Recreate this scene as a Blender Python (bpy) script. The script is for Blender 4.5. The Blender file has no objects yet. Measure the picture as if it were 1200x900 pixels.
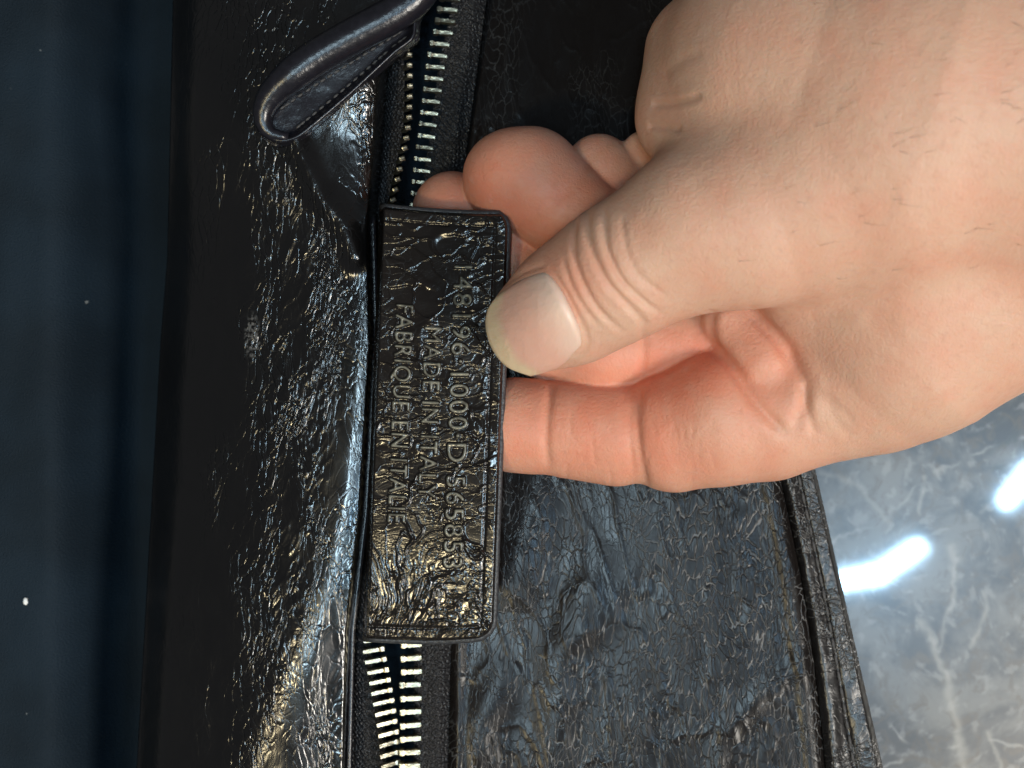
import bpy, bmesh, math, random
import numpy as np
from mathutils import Vector, Matrix
from mathutils.bvhtree import BVHTree

# ---------------------------------------------------------------- units
S = 0.00015            # one unit of layout = 0.15 mm
D = 1600.0             # camera height above the bag plane, layout units
CX, CY = 600.0, 450.0
Z_TABLE = -300.0

def W(x, y, z):
    """layout point seen at (x, y) from above, at height z -> world metres"""
    f = 1.0 - np.asarray(z, float) / D
    return np.stack(np.broadcast_arrays((np.asarray(x, float) - CX) * f * S,
                                        (CY - np.asarray(y, float)) * f * S,
                                        np.asarray(z, float) * S), -1)
def WV(x, y, z):
    return Vector(W(x, y, z).tolist())

scene = bpy.context.scene
col = scene.collection

# ---------------------------------------------------------------- camera
cam_d = bpy.data.cameras.new('camera')
cam = bpy.data.objects.new('camera', cam_d)
col.objects.link(cam)
cam.location = (0, 0, D * S)
cam_d.sensor_width = 36
cam_d.lens = 36 * D / 1200
cam_d.clip_start = 0.005
cam_d.clip_end = 50
cam_d.dof.use_dof = True
cam_d.dof.focus_distance = (D - 60) * S
cam_d.dof.aperture_fstop = 20
scene.camera = cam

# ---------------------------------------------------------------- world and lamps
world = bpy.data.worlds.new('World')
scene.world = world
world.use_nodes = True
bg = world.node_tree.nodes['Background']
bg.inputs['Color'].default_value = (0.90, 0.94, 1.0, 1)
bg.inputs['Strength'].default_value = 0.09

def mirror(x, y, zs, zl):
    """point at height zl whose mirror image in the plane z=zs is seen at (x, y)"""
    p = WV(x, y, zs)
    c = Vector((0, 0, D * S))
    d = p - c
    d.z = -d.z
    return p + d * ((zl - zs) * S / d.z)

def lamp(name, loc, target, sx, sy, power, colour, spin=None):
    ld = bpy.data.lights.new(name, 'AREA')
    ld.shape = 'RECTANGLE'
    ld.size = sx; ld.size_y = sy
    ld.energy = power; ld.color = colour
    o = bpy.data.objects.new(name, ld)
    col.objects.link(o)
    z = (Vector(loc) - Vector(target)).normalized()
    xa = Vector(spin) if spin is not None else Vector((1, 0, 0))
    xa = (xa - z * xa.dot(z)).normalized()
    ya = z.cross(xa)
    m = Matrix((xa, ya, z)).transposed().to_4x4()
    m.translation = Vector(loc)
    o.matrix_world = m
    return o

ZL = 7500.0
def tube_lamp(name, a, b, width, power, colour):
    A = mirror(*a, Z_TABLE, ZL); B = mirror(*b, Z_TABLE, ZL)
    c = (A + B) / 2
    lamp(name, c, (c.x * 0.3, c.y * 0.3, 0), (B - A).length, width, power, colour, spin=(B - A))
tube_lamp('strip_lamp', (978, 682), (1034, 672), 0.013, 0.72, (0.40, 0.70, 1.0))
tube_lamp('strip_lamp', (1030, 673), (1080, 638), 0.012, 0.72, (0.40, 0.70, 1.0))
tube_lamp('strip_lamp', (1176, 592), (1216, 540), 0.012, 0.72, (0.40, 0.70, 1.0))
# ceiling lamps: a warm one and a cool one almost overhead, a broad one to the lower right
def ceiling(name, x, y, w, h, power, colour, zl=7000.0):
    c = mirror(x, y, -30, zl)
    lamp(name, c, (0, 0, 0), w, h, power, colour)
ceiling('warm_lamp', 70, 985, 0.12, 0.105, 3.9, (1.0, 0.83, 0.50))
ceiling('cool_tube_lamp', 560, 650, 0.042, 0.40, 4.4, (0.62, 0.85, 1.0))
ceiling('side_lamp', 1650, 1150, 0.36, 0.30, 19.0, (1.0, 0.94, 0.85))

scene.view_settings.view_transform = 'Standard'
scene.view_settings.look = 'None'
scene.view_settings.exposure = 0.0
scene.view_settings.gamma = 1.0
scene.view_settings.use_curve_mapping = False
scene.cycles.max_bounces = 6
scene.cycles.sample_clamp_indirect = 4.0
scene.cycles.use_denoising = True
scene.cycles.use_adaptive_sampling = True
scene.cycles.adaptive_threshold = 0.03

rng = np.random.default_rng(7)
random.seed(7)

# ---------------------------------------------------------------- numpy helpers
_tab = np.random.default_rng(3).random((256, 256))
def vnoise(x, y, seed=0):
    x = np.asarray(x, float) + seed * 17.31; y = np.asarray(y, float) + seed * 9.77
    xi = np.floor(x).astype(int); yi = np.floor(y).astype(int)
    fx = x - xi; fy = y - yi
    fx = fx * fx * fx * (fx * (fx * 6 - 15) + 10); fy = fy * fy * fy * (fy * (fy * 6 - 15) + 10)
    a = _tab[xi % 256, yi % 256]; b = _tab[(xi + 1) % 256, yi % 256]
    c = _tab[xi % 256, (yi + 1) % 256]; d = _tab[(xi + 1) % 256, (yi + 1) % 256]
    return (a * (1 - fx) + b * fx) * (1 - fy) + (c * (1 - fx) + d * fx) * fy
def fbm(x, y, seed=0, o=3):
    t = 0; a = 1; n = 0
    for k in range(o):
        t = t + a * (vnoise(x * 2 ** k, y * 2 ** k, seed + 5 * k) * 2 - 1); n += a; a *= 0.5
    return t / n
def smooth(a, b, x):
    t = np.clip((x - a) / (b - a), 0, 1)
    return t * t * (3 - 2 * t)
def polydist(x, y, pts):
    """distance to a polyline and position 0..1 along it"""
    x = np.asarray(x, float); y = np.asarray(y, float)
    best = np.full(x.shape, 1e9); tt = np.zeros(x.shape)
    n = len(pts) - 1
    for i in range(n):
        (ax, ay), (bx, by) = pts[i], pts[i + 1]
        dx, dy = bx - ax, by - ay
        t = np.clip(((x - ax) * dx + (y - ay) * dy) / (dx * dx + dy * dy), 0, 1)
        d = np.hypot(x - ax - t * dx, y - ay - t * dy)
        m = d < best
        best = np.where(m, d, best); tt = np.where(m, (i + t) / n, tt)
    return best, tt
def interp_path(pts, n):
    pts = np.array(pts, float)
    seg = np.r_[0, np.cumsum(np.linalg.norm(np.diff(pts, axis=0), axis=1))]
    t = np.linspace(0, seg[-1], n)
    # Catmull-Rom through the points
    out = []
    for s in t:
        i = min(np.searchsorted(seg, s, side='right') - 1, len(pts) - 2)
        u = (s - seg[i]) / (seg[i + 1] - seg[i])
        p0 = pts[max(i - 1, 0)]; p1 = pts[i]; p2 = pts[i + 1]; p3 = pts[min(i + 2, len(pts) - 1)]
        out.append(0.5 * ((2 * p1) + (-p0 + p2) * u + (2 * p0 - 5 * p1 + 4 * p2 - p3) * u * u + (-p0 + 3 * p1 - 3 * p2 + p3) * u ** 3))
    return np.array(out)

# ---------------------------------------------------------------- mesh helpers
def link(name, me, mat=None, parent=None, smooth_shade=True):
    o = bpy.data.objects.new(name, me)
    col.objects.link(o)
    if mat is not None:
        me.materials.clear(); me.materials.append(mat)
    if parent is not None:
        o.parent = parent
    if smooth_shade:
        me.polygons.foreach_set('use_smooth', [True] * len(me.polygons))
    return o
def mesh_from(name, V, F):
    V = np.ascontiguousarray(V, np.float32).reshape(-1, 3)
    me = bpy.data.meshes.new(name)
    if isinstance(F, np.ndarray):
        F = F.astype(np.int32)
        me.vertices.add(len(V)); me.vertices.foreach_set('co', V.ravel())
        n, k = F.shape
        me.loops.add(n * k); me.loops.foreach_set('vertex_index', F.ravel())
        me.polygons.add(n)
        me.polygons.foreach_set('loop_start', np.arange(0, n * k, k, dtype=np.int32))
        me.polygons.foreach_set('loop_total', np.full(n, k, np.int32))
        me.update(calc_edges=True)
    else:
        me.from_pydata(V.tolist(), [], F)
    me.validate()
    return me
def slab(name, P, thick, mat, parent):
    """closed sheet: P is (ny, nx, 3) world, thickness downwards in layout units"""
    ny, nx = P.shape[:2]
    Q = P.copy(); Q[..., 2] -= thick * S
    V = np.concatenate([P.reshape(-1, 3), Q.reshape(-1, 3)])
    idx = np.arange(ny * nx).reshape(ny, nx); o = ny * nx
    a, b, c, d = idx[:-1, :-1], idx[:-1, 1:], idx[1:, 1:], idx[1:, :-1]
    top = np.stack([a, d, c, b], -1).reshape(-1, 4)
    bot = np.stack([a, b, c, d], -1).reshape(-1, 4) + o
    ring = np.concatenate([idx[0, :-1], idx[:-1, -1], idx[-1, :0:-1], idx[:0:-1, 0]])
    nxt = np.roll(ring, -1)
    side = np.stack([ring, nxt, nxt + o, ring + o], -1)
    me = mesh_from(name, V, np.concatenate([top, bot, side]))
    return link(name, me, mat, parent)
def attr(o, name, A):
    A = np.concatenate([A.ravel(), A.ravel()]).astype(np.float32)
    o.data.attributes.new(name, 'FLOAT', 'POINT').data.foreach_set('value', A)
    return o
def tube(name, pts, rad, mat, parent, seg=10):
    """tube along world points"""
    pts = [Vector(p) for p in pts]; n = len(pts)
    rad = np.broadcast_to(np.asarray(rad, float), (n,))
    V = []; up = Vector((0, 0, 1))
    for i, p in enumerate(pts):
        t = (pts[min(i + 1, n - 1)] - pts[max(i - 1, 0)]).normalized()
        s = t.cross(up)
        s = s.normalized() if s.length > 1e-6 else Vector((1, 0, 0))
        u = s.cross(t)
        for k in range(seg):
            a = 2 * math.pi * k / seg
            V.append(p + (s * math.cos(a) + u * math.sin(a)) * rad[i])
    F = []
    for i in range(n - 1):
        for k in range(seg):
            F.append((i * seg + k, i * seg + (k + 1) % seg, (i + 1) * seg + (k + 1) % seg, (i + 1) * seg + k))
    F.append(tuple(range(seg - 1, -1, -1))); F.append(tuple(range((n - 1) * seg, n * seg)))
    return link(name, mesh_from(name, np.array([tuple(v) for v in V]), F), mat, parent)
def tag(o, label=None, cat=None, group=None, kind=None):
    for k, v in (('label', label), ('category', cat), ('group', group), ('kind', kind)):
        if v: o[k] = v
    return o

# ---------------------------------------------------------------- materials
class N:
    def __init__(self, name, dim='2D'):
        self.dim = dim
        self.m = bpy.data.materials.new(name); self.m.use_nodes = True
        self.t = self.m.node_tree; self.b = self.t.nodes['Principled BSDF']
        self.out = self.t.nodes['Material Output']
    def n(self, typ, **kw):
        nd = self.t.nodes.new(typ)
        for k, v in kw.items():
            if k.startswith('i_'):
                key = k[2:]
                nd.inputs[int(key) if key.isdigit() else key.replace('_', ' ')].default_value = v
            else: setattr(nd, k, v)
        return nd
    def l(self, a, b): self.t.links.new(a, b)
    def coords(self, scale):
        tc = self.n('ShaderNodeTexCoord')
        mp = self.n('ShaderNodeMapping')
        mp.inputs['Scale'].default_value = scale
        self.l(tc.outputs['Object'], mp.inputs['Vector'])
        return mp.outputs['Vector']
    def math(self, op, a, b=None, clamp=False):
        nd = self.n('ShaderNodeMath', operation=op, use_clamp=clamp)
        for i, v in enumerate((a, b)):
            if v is None: continue
            if isinstance(v, (int, float)): nd.inputs[i].default_value = v
            else: self.l(v, nd.inputs[i])
        return nd.outputs[0]
    def ramp(self, v, lo, hi, a=0.0, b=1.0, smoothstep=True):
        nd = self.n('ShaderNodeMapRange', interpolation_type='SMOOTHSTEP' if smoothstep else 'LINEAR')
        self.l(v, nd.inputs['Value'])
        for k, x in zip(('From Min', 'From Max', 'To Min', 'To Max'), (lo, hi, a, b)):
            nd.inputs[k].default_value = x
        return nd.outputs['Result']
    def noise(self, vec, scale, detail=2.0, rough=0.5, dist=0.0):
        nd = self.n('ShaderNodeTexNoise', noise_dimensions=self.dim)
        nd.inputs['Scale'].default_value = scale; nd.inputs['Detail'].default_value = detail
        nd.inputs['Roughness'].default_value = rough; nd.inputs['Distortion'].default_value = dist
        self.l(vec, nd.inputs['Vector'])
        return nd
    def warp(self, vec, scale, amount):
        nz = self.noise(vec, scale, 2.0)
        sub = self.n('ShaderNodeVectorMath', operation='SUBTRACT'); self.l(nz.outputs['Color'], sub.inputs[0])
        sub.inputs[1].default_value = (0.5, 0.5, 0.5)
        sc = self.n('ShaderNodeVectorMath', operation='SCALE'); self.l(sub.outputs[0], sc.inputs[0]); sc.inputs['Scale'].default_value = amount
        ad = self.n('ShaderNodeVectorMath', operation='ADD'); self.l(vec, ad.inputs[0]); self.l(sc.outputs[0], ad.inputs[1])
        return ad.outputs[0]
    def edges(self, vec, scale):
        nd = self.n('ShaderNodeTexVoronoi', feature='DISTANCE_TO_EDGE', voronoi_dimensions='2D')
        nd.inputs['Scale'].default_value = scale
        self.l(vec, nd.inputs['Vector'])
        return nd.outputs['Distance']
    def mix(self, fac, a, b):
        nd = self.n('ShaderNodeMix', data_type='RGBA')
        if isinstance(fac, (int, float)): nd.inputs[0].default_value = fac
        else: self.l(fac, nd.inputs[0])
        for i, v in ((6, a), (7, b)):
            if isinstance(v, tuple): nd.inputs[i].default_value = v if len(v) == 4 else v + (1,)
            else: self.l(v, nd.inputs[i])
        return nd.outputs[2]
    def bump(self, height, dist, strength=1.0, normal=None):
        nd = self.n('ShaderNodeBump'); nd.inputs['Strength'].default_value = strength
        nd.inputs['Distance'].default_value = dist
        self.l(height, nd.inputs['Height'])
        if normal is not None: self.l(normal, nd.inputs['Normal'])
        return nd.outputs['Normal']

PX = 1.0 / S
def leather(name, cell=16.0, stretch=(1.0, 0.55), rough=0.22, groove=2.6, fine=0.7, lump=1.6, crack_colour=0.05, scuff=False,
            base=(0.0085, 0.0070, 0.0068), dir_rot=0.0, patch=(0.36, 0.62, 0.15), crinkle=False, spec=0.6, letter_glint=None):
    k = N(name)
    v0 = k.coords((PX, PX, PX))
    rot = k.n('ShaderNodeMapping'); rot.inputs['Rotation'].default_value = (0, 0, dir_rot)
    rot.inputs['Scale'].default_value = (stretch[0], stretch[1], 0.5)
    k.l(v0, rot.inputs['Vector'])
    v = k.warp(rot.outputs['Vector'], 0.02, 30.0)
    v = k.warp(v, 0.09, 9.0)
    e1 = k.edges(v, 1.0 / cell)
    e2 = k.edges(v, 1.0 / (cell * 0.4))
    big = k.noise(v, 0.014, 3.0).outputs['Fac']
    amt = k.ramp(big, patch[0], patch[1], patch[2], 1.0)
    if crinkle:
        amt = k.math('MULTIPLY', amt, k.n('ShaderNodeAttribute', attribute_name='crinkle').outputs['Fac'])
    g1 = k.math('MULTIPLY', k.ramp(e1, 0.0, 0.13), amt)
    g2 = k.math('MULTIPLY', k.ramp(e2, 0.0, 0.26), amt)
    nz = k.noise(v, 0.05, 3.0, 0.55).outputs['Fac']
    h = k.math('ADD', k.math('MULTIPLY', g1, groove), k.math('MULTIPLY', g2, fine))
    h = k.math('ADD', h, k.math('MULTIPLY', nz, lump * 4))
    k.l(k.bump(h, S, 1.0), k.b.inputs['Normal'])
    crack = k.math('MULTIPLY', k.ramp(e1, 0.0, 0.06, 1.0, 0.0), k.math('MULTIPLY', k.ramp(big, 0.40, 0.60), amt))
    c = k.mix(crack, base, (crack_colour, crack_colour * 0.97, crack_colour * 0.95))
    r = k.ramp(nz, 0.3, 0.7, rough - 0.03, rough + 0.05)
    if scuff:
        sx, sy = (297 - CX), (CY - 395)
        mp = k.n('ShaderNodeMapping'); mp.inputs['Location'].default_value = (-sx / 13 * 1.03, -sy / 34 * 1.03, 0)
        mp.inputs['Scale'].default_value = (1 / 13, 1 / 34, 0)
        k.l(v0, mp.inputs['Vector'])
        ln = k.n('ShaderNodeVectorMath', operation='LENGTH'); k.l(mp.outputs['Vector'], ln.inputs[0])
        sm = k.math('MULTIPLY', k.ramp(ln.outputs['Value'], 0.5, 1.0, 1.0, 0.0),
                    k.ramp(k.noise(v0, 0.22, 3.0).outputs['Fac'], 0.44, 0.62))
        c = k.mix(sm, c, (0.12, 0.115, 0.11))
    if letter_glint:      # pressed lettering, the glint of its strokes put in as paler colour
        c = k.mix(k.n('ShaderNodeAttribute', attribute_name='letter_glint').outputs['Fac'], c, letter_glint)
    k.l(c, k.b.inputs['Base Color'])
    k.l(r, k.b.inputs['Roughness'])
    k.b.inputs['Specular IOR Level'].default_value = spec
    return k.m

M = {}
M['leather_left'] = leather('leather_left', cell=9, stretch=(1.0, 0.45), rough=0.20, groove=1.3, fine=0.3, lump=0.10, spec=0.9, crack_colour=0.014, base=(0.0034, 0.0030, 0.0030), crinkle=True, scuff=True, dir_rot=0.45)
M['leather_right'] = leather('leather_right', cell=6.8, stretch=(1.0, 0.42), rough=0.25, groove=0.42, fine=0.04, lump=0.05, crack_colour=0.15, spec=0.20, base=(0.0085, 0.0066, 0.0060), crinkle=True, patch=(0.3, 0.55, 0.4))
M['leather_tab'] = leather('leather_tab', cell=8, stretch=(0.6, 1.0), rough=0.17, groove=0.15, fine=0.06, lump=0.03, crack_colour=0.02, base=(0.0085, 0.0064, 0.0054), letter_glint=(0.17, 0.158, 0.125))
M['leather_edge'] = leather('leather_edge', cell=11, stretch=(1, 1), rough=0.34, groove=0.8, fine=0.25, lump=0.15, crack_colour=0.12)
def plain(name, colour, rough, metal=0.0, bumps=None, spec=0.5):
    k = N(name)
    k.b.inputs['Roughness'].default_value = rough; k.b.inputs['Metallic'].default_value = metal
    k.b.inputs['Specular IOR Level'].default_value = spec
    v = k.coords((PX, PX, PX))
    nz = k.noise(v, bumps[0] if bumps else 0.1, 4.0, 0.6).outputs['Fac']
    k.l(k.mix(k.ramp(nz, 0.3, 0.7), tuple(x * 0.8 for x in colour), tuple(x * 1.15 for x in colour)), k.b.inputs['Base Color'])
    if bumps: k.l(k.bump(nz, S * bumps[1], 1.0), k.b.inputs['Normal'])
    return k.m
M['smooth_leather'] = plain('smooth_leather', (0.010, 0.0095, 0.013), 0.27, bumps=(0.12, 0.5))
M['edge_paint'] = plain('edge_paint', (0.035, 0.035, 0.038), 0.38, bumps=(0.2, 1.5))
M['thread'] = plain('thread', (0.05, 0.046, 0.045), 0.55, bumps=(0.6, 1.0))
M['brass'] = plain('brass', (0.46, 0.425, 0.32), 0.32, 1.0, bumps=(0.15, 1.0))
M['lint'] = plain('lint', (0.75, 0.74, 0.72), 0.9, bumps=(0.3, 1.0))
# woven zipper tape
k = N('zipper_tape')
v0 = k.coords((PX, PX, PX))
w1 = k.n('ShaderNodeTexWave', wave_type='BANDS', bands_direction='DIAGONAL'); w1.inputs['Scale'].default_value = 0.075
w1.inputs['Distortion'].default_value = 2.0; w1.inputs['Detail'].default_value = 2.0
k.l(v0, w1.inputs['Vector'])
e = k.edges(k.warp(v0, 0.2, 2.0), 1 / 4.5)
h = k.math('ADD', k.math('MULTIPLY', w1.outputs['Fac'], 1.4), k.math('MULTIPLY', k.ramp(e, 0, 0.4), 1.6))
k.l(k.bump(h, S, 1.0), k.b.inputs['Normal'])
k.b.inputs['Base Color'].default_value = (0.016, 0.015, 0.016, 1); k.b.inputs['Roughness'].default_value = 0.48
M['tape'] = k.m
# navy lining cloth
k = N('lining_cloth')
v0 = k.coords((PX, PX, PX))
wv = k.noise(v0, 0.5, 2.0).outputs['Fac']
k.l(k.bump(wv, S * 1.2, 1.0), k.b.inputs['Normal'])
sp = k.ramp(k.noise(v0, 0.06, 1.0).outputs['Fac'], 0.86, 0.88)
k.l(k.mix(sp, k.mix(k.ramp(k.noise(v0, 0.006, 3.0).outputs['Fac'], 0.3, 0.7), (0.0035, 0.0085, 0.014), (0.006, 0.0135, 0.022)), (0.15, 0.16, 0.16)), k.b.inputs['Base Color'])
k.b.inputs['Roughness'].default_value = 0.75; k.b.inputs['Specular IOR Level'].default_value = 0.2
M['lining'] = k.m
# polished grey marble
k = N('polished_marble')
v0 = k.coords((PX, PX, PX))
vw = k.warp(v0, 0.006, 90.0)
n1 = k.noise(vw, 0.011, 6.0, 0.62).outputs['Fac']
n2 = k.noise(v0, 0.035, 5.0, 0.7, 0.6).outputs['Fac']
c = k.mix(k.ramp(n1, 0.36, 0.64), (0.070, 0.067, 0.064), (0.165, 0.156, 0.142))
c = k.mix(k.ramp(n2, 0.48, 0.66, 0.0, 0.8), c, (0.115, 0.094, 0.072))
c = k.mix(k.ramp(k.noise(vw, 0.05, 4.0).outputs['Fac'], 0.55, 0.72, 0.0, 0.6), c, (0.25, 0.24, 0.225))
e = k.edges(k.warp(k.warp(v0, 0.008, 70.0), 0.05, 14.0), 1 / 300.0)
vein = k.math('MULTIPLY', k.ramp(e, 0.0, 0.016, 1.0, 0.0), k.ramp(k.noise(v0, 0.012, 2.0).outputs['Fac'], 0.42, 0.58))
c = k.mix(k.math('MULTIPLY', vein, 0.35), c, (0.50, 0.48, 0.44))
c = k.mix(k.n('ShaderNodeAttribute', attribute_name='vein').outputs['Fac'], c, (0.42, 0.39, 0.34))
k.l(c, k.b.inputs['Base Color'])
k.b.inputs['Roughness'].default_value = 0.27; k.b.inputs['Specular IOR Level'].default_value = 0.6
k.b.inputs['Coat Weight'].default_value = 0.9; k.b.inputs['Coat Roughness'].default_value = 0.045
M['marble'] = k.m
# skin
k = N('skin', '3D')
v0 = k.coords((PX, PX, PX))
at = k.n('ShaderNodeAttribute', attribute_name='flush')
n1 = k.noise(v0, 0.022, 4.0, 0.6).outputs['Fac']
n2 = k.noise(v0, 0.11, 3.0, 0.6).outputs['Fac']
fl = k.math('ADD', at.outputs['Fac'], k.math('MULTIPLY', k.math('SUBTRACT', n1, 0.5), 0.9), True)
c = k.mix(fl, (0.572, 0.340, 0.236), (0.60, 0.188, 0.108))
c = k.mix(k.ramp(n2, 0.5, 0.8, 0.0, 0.22), c, (0.38, 0.17, 0.11))
c = k.mix(k.ramp(k.noise(v0, 0.05, 2.0).outputs['Fac'], 0.55, 0.8, 0.0, 0.15), c, (0.60, 0.40, 0.30))
k.l(c, k.b.inputs['Base Color'])
n3 = k.noise(v0, 0.30, 2.0, 0.6).outputs['Fac']
es = k.edges(k.warp(v0, 0.15, 4.0), 1 / 6.5)
h = k.math('ADD', k.math('MULTIPLY', n2, 1.1), k.math('MULTIPLY', n3, 1.2))
h = k.math('ADD', h, k.math('MULTIPLY', k.ramp(es, 0, 0.25), 0.16))
k.l(k.bump(h, S, 0.5), k.b.inputs['Normal'])
k.l(k.ramp(n2, 0.3, 0.7, 0.47, 0.60), k.b.inputs['Roughness'])
k.b.inputs['Specular IOR Level'].default_value = 0.36
k.b.inputs['Subsurface Weight'].default_value = 0.3
k.b.inputs['Subsurface Radius'].default_value = (1.0, 0.36, 0.2)
k.b.inputs['Subsurface Scale'].default_value = 0.0016
M['skin'] = k.m
# nail: v attribute 0 at the cuticle, 1 at the free edge
k = N('nail')
at = k.n('ShaderNodeAttribute', attribute_name='along')
v0 = k.coords((PX, PX, PX))
a = k.math('ADD', at.outputs['Fac'], k.math('MULTIPLY', k.math('SUBTRACT', k.noise(v0, 0.03, 3.0).outputs['Fac'], 0.5), 0.12))
c = k.mix(k.ramp(a, 0.10, 0.50), (0.66, 0.46, 0.36), (0.63, 0.35, 0.26))
c = k.mix(k.ramp(a, 0.72, 0.88), c, (0.60, 0.44, 0.28))
k.l(c, k.b.inputs['Base Color'])
k.b.inputs['Roughness'].default_value = 0.42
k.l(k.bump(k.noise(v0, 0.08, 3.0).outputs['Fac'], S * 1.5, 0.6), k.b.inputs['Normal'])
k.b.inputs['Subsurface Weight'].default_value = 0.25
k.b.inputs['Subsurface Radius'].default_value = (1.0, 0.5, 0.3); k.b.inputs['Subsurface Scale'].default_value = 0.001
M['nail'] = k.m
M['hair'] = plain('hair', (0.28, 0.17, 0.115), 0.5)

# ---------------------------------------------------------------- table
# (finer mesh where the stone shows, so that its pale veins can be stored on it)
tx = np.concatenate([[-2400, -1200, 0, 600, 800], np.arange(880, 1260, 2.0), [1300, 1500, 2000, 3600]])
ty = np.concatenate([[-1900, -900, 0, 300], np.arange(370, 950, 2.0), [1000, 1300, 2800]])
Y, X = np.meshgrid(ty, tx, indexing='ij')
vein_a = np.zeros_like(X)
for pts, wd, am in (([(1080, 728), (1098, 765), (1112, 810), (1122, 850), (1133, 905), (1140, 960)], 5.0, 0.50), ([(1122, 648), (1118, 690), (1104, 745), (1100, 775)], 2.4, 0.44),
                    ([(1152, 692), (1154, 715), (1146, 740), (1138, 758)], 2.9, 0.44), ([(960, 552), (990, 562), (1010, 572), (1040, 610)], 3.3, 0.28), ([(1117, 640), (1119, 655)], 5.0, 0.44),
                    ([(1200, 540), (1170, 580), (1150, 600)], 2.5, 0.4), ([(1160, 860), (1175, 910), (1200, 960)], 2.5, 0.45), ([(1085, 560), (1078, 600)], 2.0, 0.5)):
    wx = X + 5 * fbm(X / 14, Y / 14, 81, 2); wy = Y + 4 * fbm(X / 14, Y / 14, 85, 2)
    d, tt_ = polydist(wx, wy, pts)
    vein_a = np.maximum(vein_a, am * np.exp(-(d / wd) ** 2) * (0.55 + 0.45 * vnoise(X / 9, Y / 9, 88)))
_t = slab('tabletop', W(X, Y, np.full_like(X, Z_TABLE)), 200, M['marble'], None)
_t.data.attributes.new('vein', 'FLOAT', 'POINT').data.foreach_set('value', np.concatenate([vein_a.ravel(), vein_a.ravel() * 0]).astype(np.float32))
_t.data.polygons.foreach_set('use_smooth', [False] * len(_t.data.polygons))
tag(_t, 'polished grey veined marble tabletop under the bag', 'tabletop', kind='structure')

# ---------------------------------------------------------------- bag
bag = bpy.data.objects.new('leather_bag', None)
col.objects.link(bag)
bag.empty_display_size = 0.02
bag.location = (0, 0, Z_TABLE * S)
tag(bag, 'black crinkled leather bag with open metal zipper and embossed tab lying on marble', 'bag')
def reparent(o):      # parts are built in world coordinates
    o.matrix_parent_inverse = Matrix.Translation(-Vector(bag.location))
    return o

YS = np.concatenate([np.arange(-360, -60, 6.0), np.arange(-60, 960, 2.0), np.arange(960, 1340, 6.0)])
RIDGE = [(-200, 430), (-20, 425), (60, 405), (130, 385), (190, 390), (240, 410), (300, 424), (400, 424), (500, 415), (600, 403), (690, 385), (780, 366), (860, 353), (1020, 336)]
ridge_x = lambda y: np.interp(y, [p[0] for p in RIDGE], [p[1] for p in RIDGE])
ridge_w = lambda y: np.interp(y, [0, 200, 300, 600, 760, 900, 1000], [26, 26, 24, 26, 30, 36, 38])
def ridge_smooth(y):
    return sum(ridge_x(y + o) for o in (-30, -15, 0, 15, 30)) / 5
LEFT = lambda y: np.interp(y, [-120, 300, 400, 900, 1020], [205, 196, 188, 160, 152])
SEAM = lambda y: np.interp(y, [-120, 0, 60, 200, 260, 400, 600, 740, 900, 1020], [470, 458, 452, 442, 436, 440, 428, 412, 408, 404])

# left leather panel with its rolled rib
u = np.linspace(0, 1, 170)
Y, U = np.meshgrid(YS, u, indexing='ij')
xl = LEFT(Y); xr = SEAM(Y) + 4
X = xl + (xr - xl) * U
rx = ridge_smooth(Y); rw = ridge_w(Y)
t = (rx - X)
Z = np.where(t > 0, -150 * (np.clip(t, 0, None) / 250) ** 1.9, 0)
Z = Z + 2.6 * np.exp(-(t / rw) ** 2) * smooth(120, 280, Y)
fl = np.clip(-t, 0, None); span = np.maximum(xr - rx - 12, 4)
Z = Z - 0.075 * np.minimum(fl, span) - 56 * smooth(0, 14, fl - span)
Z += 9 * np.exp(-((X - 320 - (Y - 820) * -0.35) / 40) ** 2) * smooth(640, 820, Y)        # bulge beside the rib
Z += 14 * np.exp(-(polydist(X, Y, [(345, 165), (372, 225), (400, 262), (415, 300)])[0] / 14) ** 2)
Z += -9 * np.exp(-(polydist(X, Y, [(452, 80), (446, 150), (436, 230)])[0] / 12) ** 2)
Z += 13 * np.exp(-(((X - 412) / 42) ** 2 + ((Y - 90) / 48) ** 2))
Z -= 0.07 * np.clip(Y - 690, 0, None)
cr = fbm(X / 26 + 0.02 * Y, Y / 60 - 0.01 * X, 2, 3)
calm = smooth(8, 48, np.abs(t + 2))
Z += 1.3 * cr * smooth(210, 330, X) * calm
rd = 1 - np.abs(fbm((X + 0.45 * Y) / 11, (Y - 0.45 * X) / 34, 9, 2)) * 2
Z += 1.15 * np.clip(rd, 0, 1) ** 4 * smooth(230, 340, X) * calm
Z += -16 * (1 - smooth(0, 45, X - xl)) ** 2
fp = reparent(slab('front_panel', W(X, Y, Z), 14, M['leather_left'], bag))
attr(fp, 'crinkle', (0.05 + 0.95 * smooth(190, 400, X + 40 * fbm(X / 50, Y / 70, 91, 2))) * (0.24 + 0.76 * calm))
# thin piping along the seam of the rib
ys = np.arange(255, 1335, 8.0)
tube('piping', W(SEAM(ys) + 1, ys, np.full_like(ys, -36)), 3.4 * S, M['smooth_leather'], bag).matrix_parent_inverse = Matrix.Translation(-Vector(bag.location))

# lower front wall down to the table and dark lining at far left
P = []
for z, dx in ((-160, 4), (-200, 8), (-250, 14), (-292, 24)):
    P.append(W(LEFT(YS) + dx, YS, np.full_like(YS, z)))
P = np.stack(P, 1)
o = slab('front_wall', P, 6, M['leather_edge'], bag); reparent(o)
u = np.linspace(0, 1, 60)
Y, U = np.meshgrid(np.arange(-360, 1340, 8.0), u, indexing='ij')
X = -140 + 385 * U
Z = -150 - 132 * smooth(50, 170, X) + 6 * fbm(X / 60, Y / 130, 4, 2) + 10 * smooth(40, -140, X) * 0
reparent(slab('lining', W(X, Y, Z), 8, M['lining'], bag))

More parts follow.
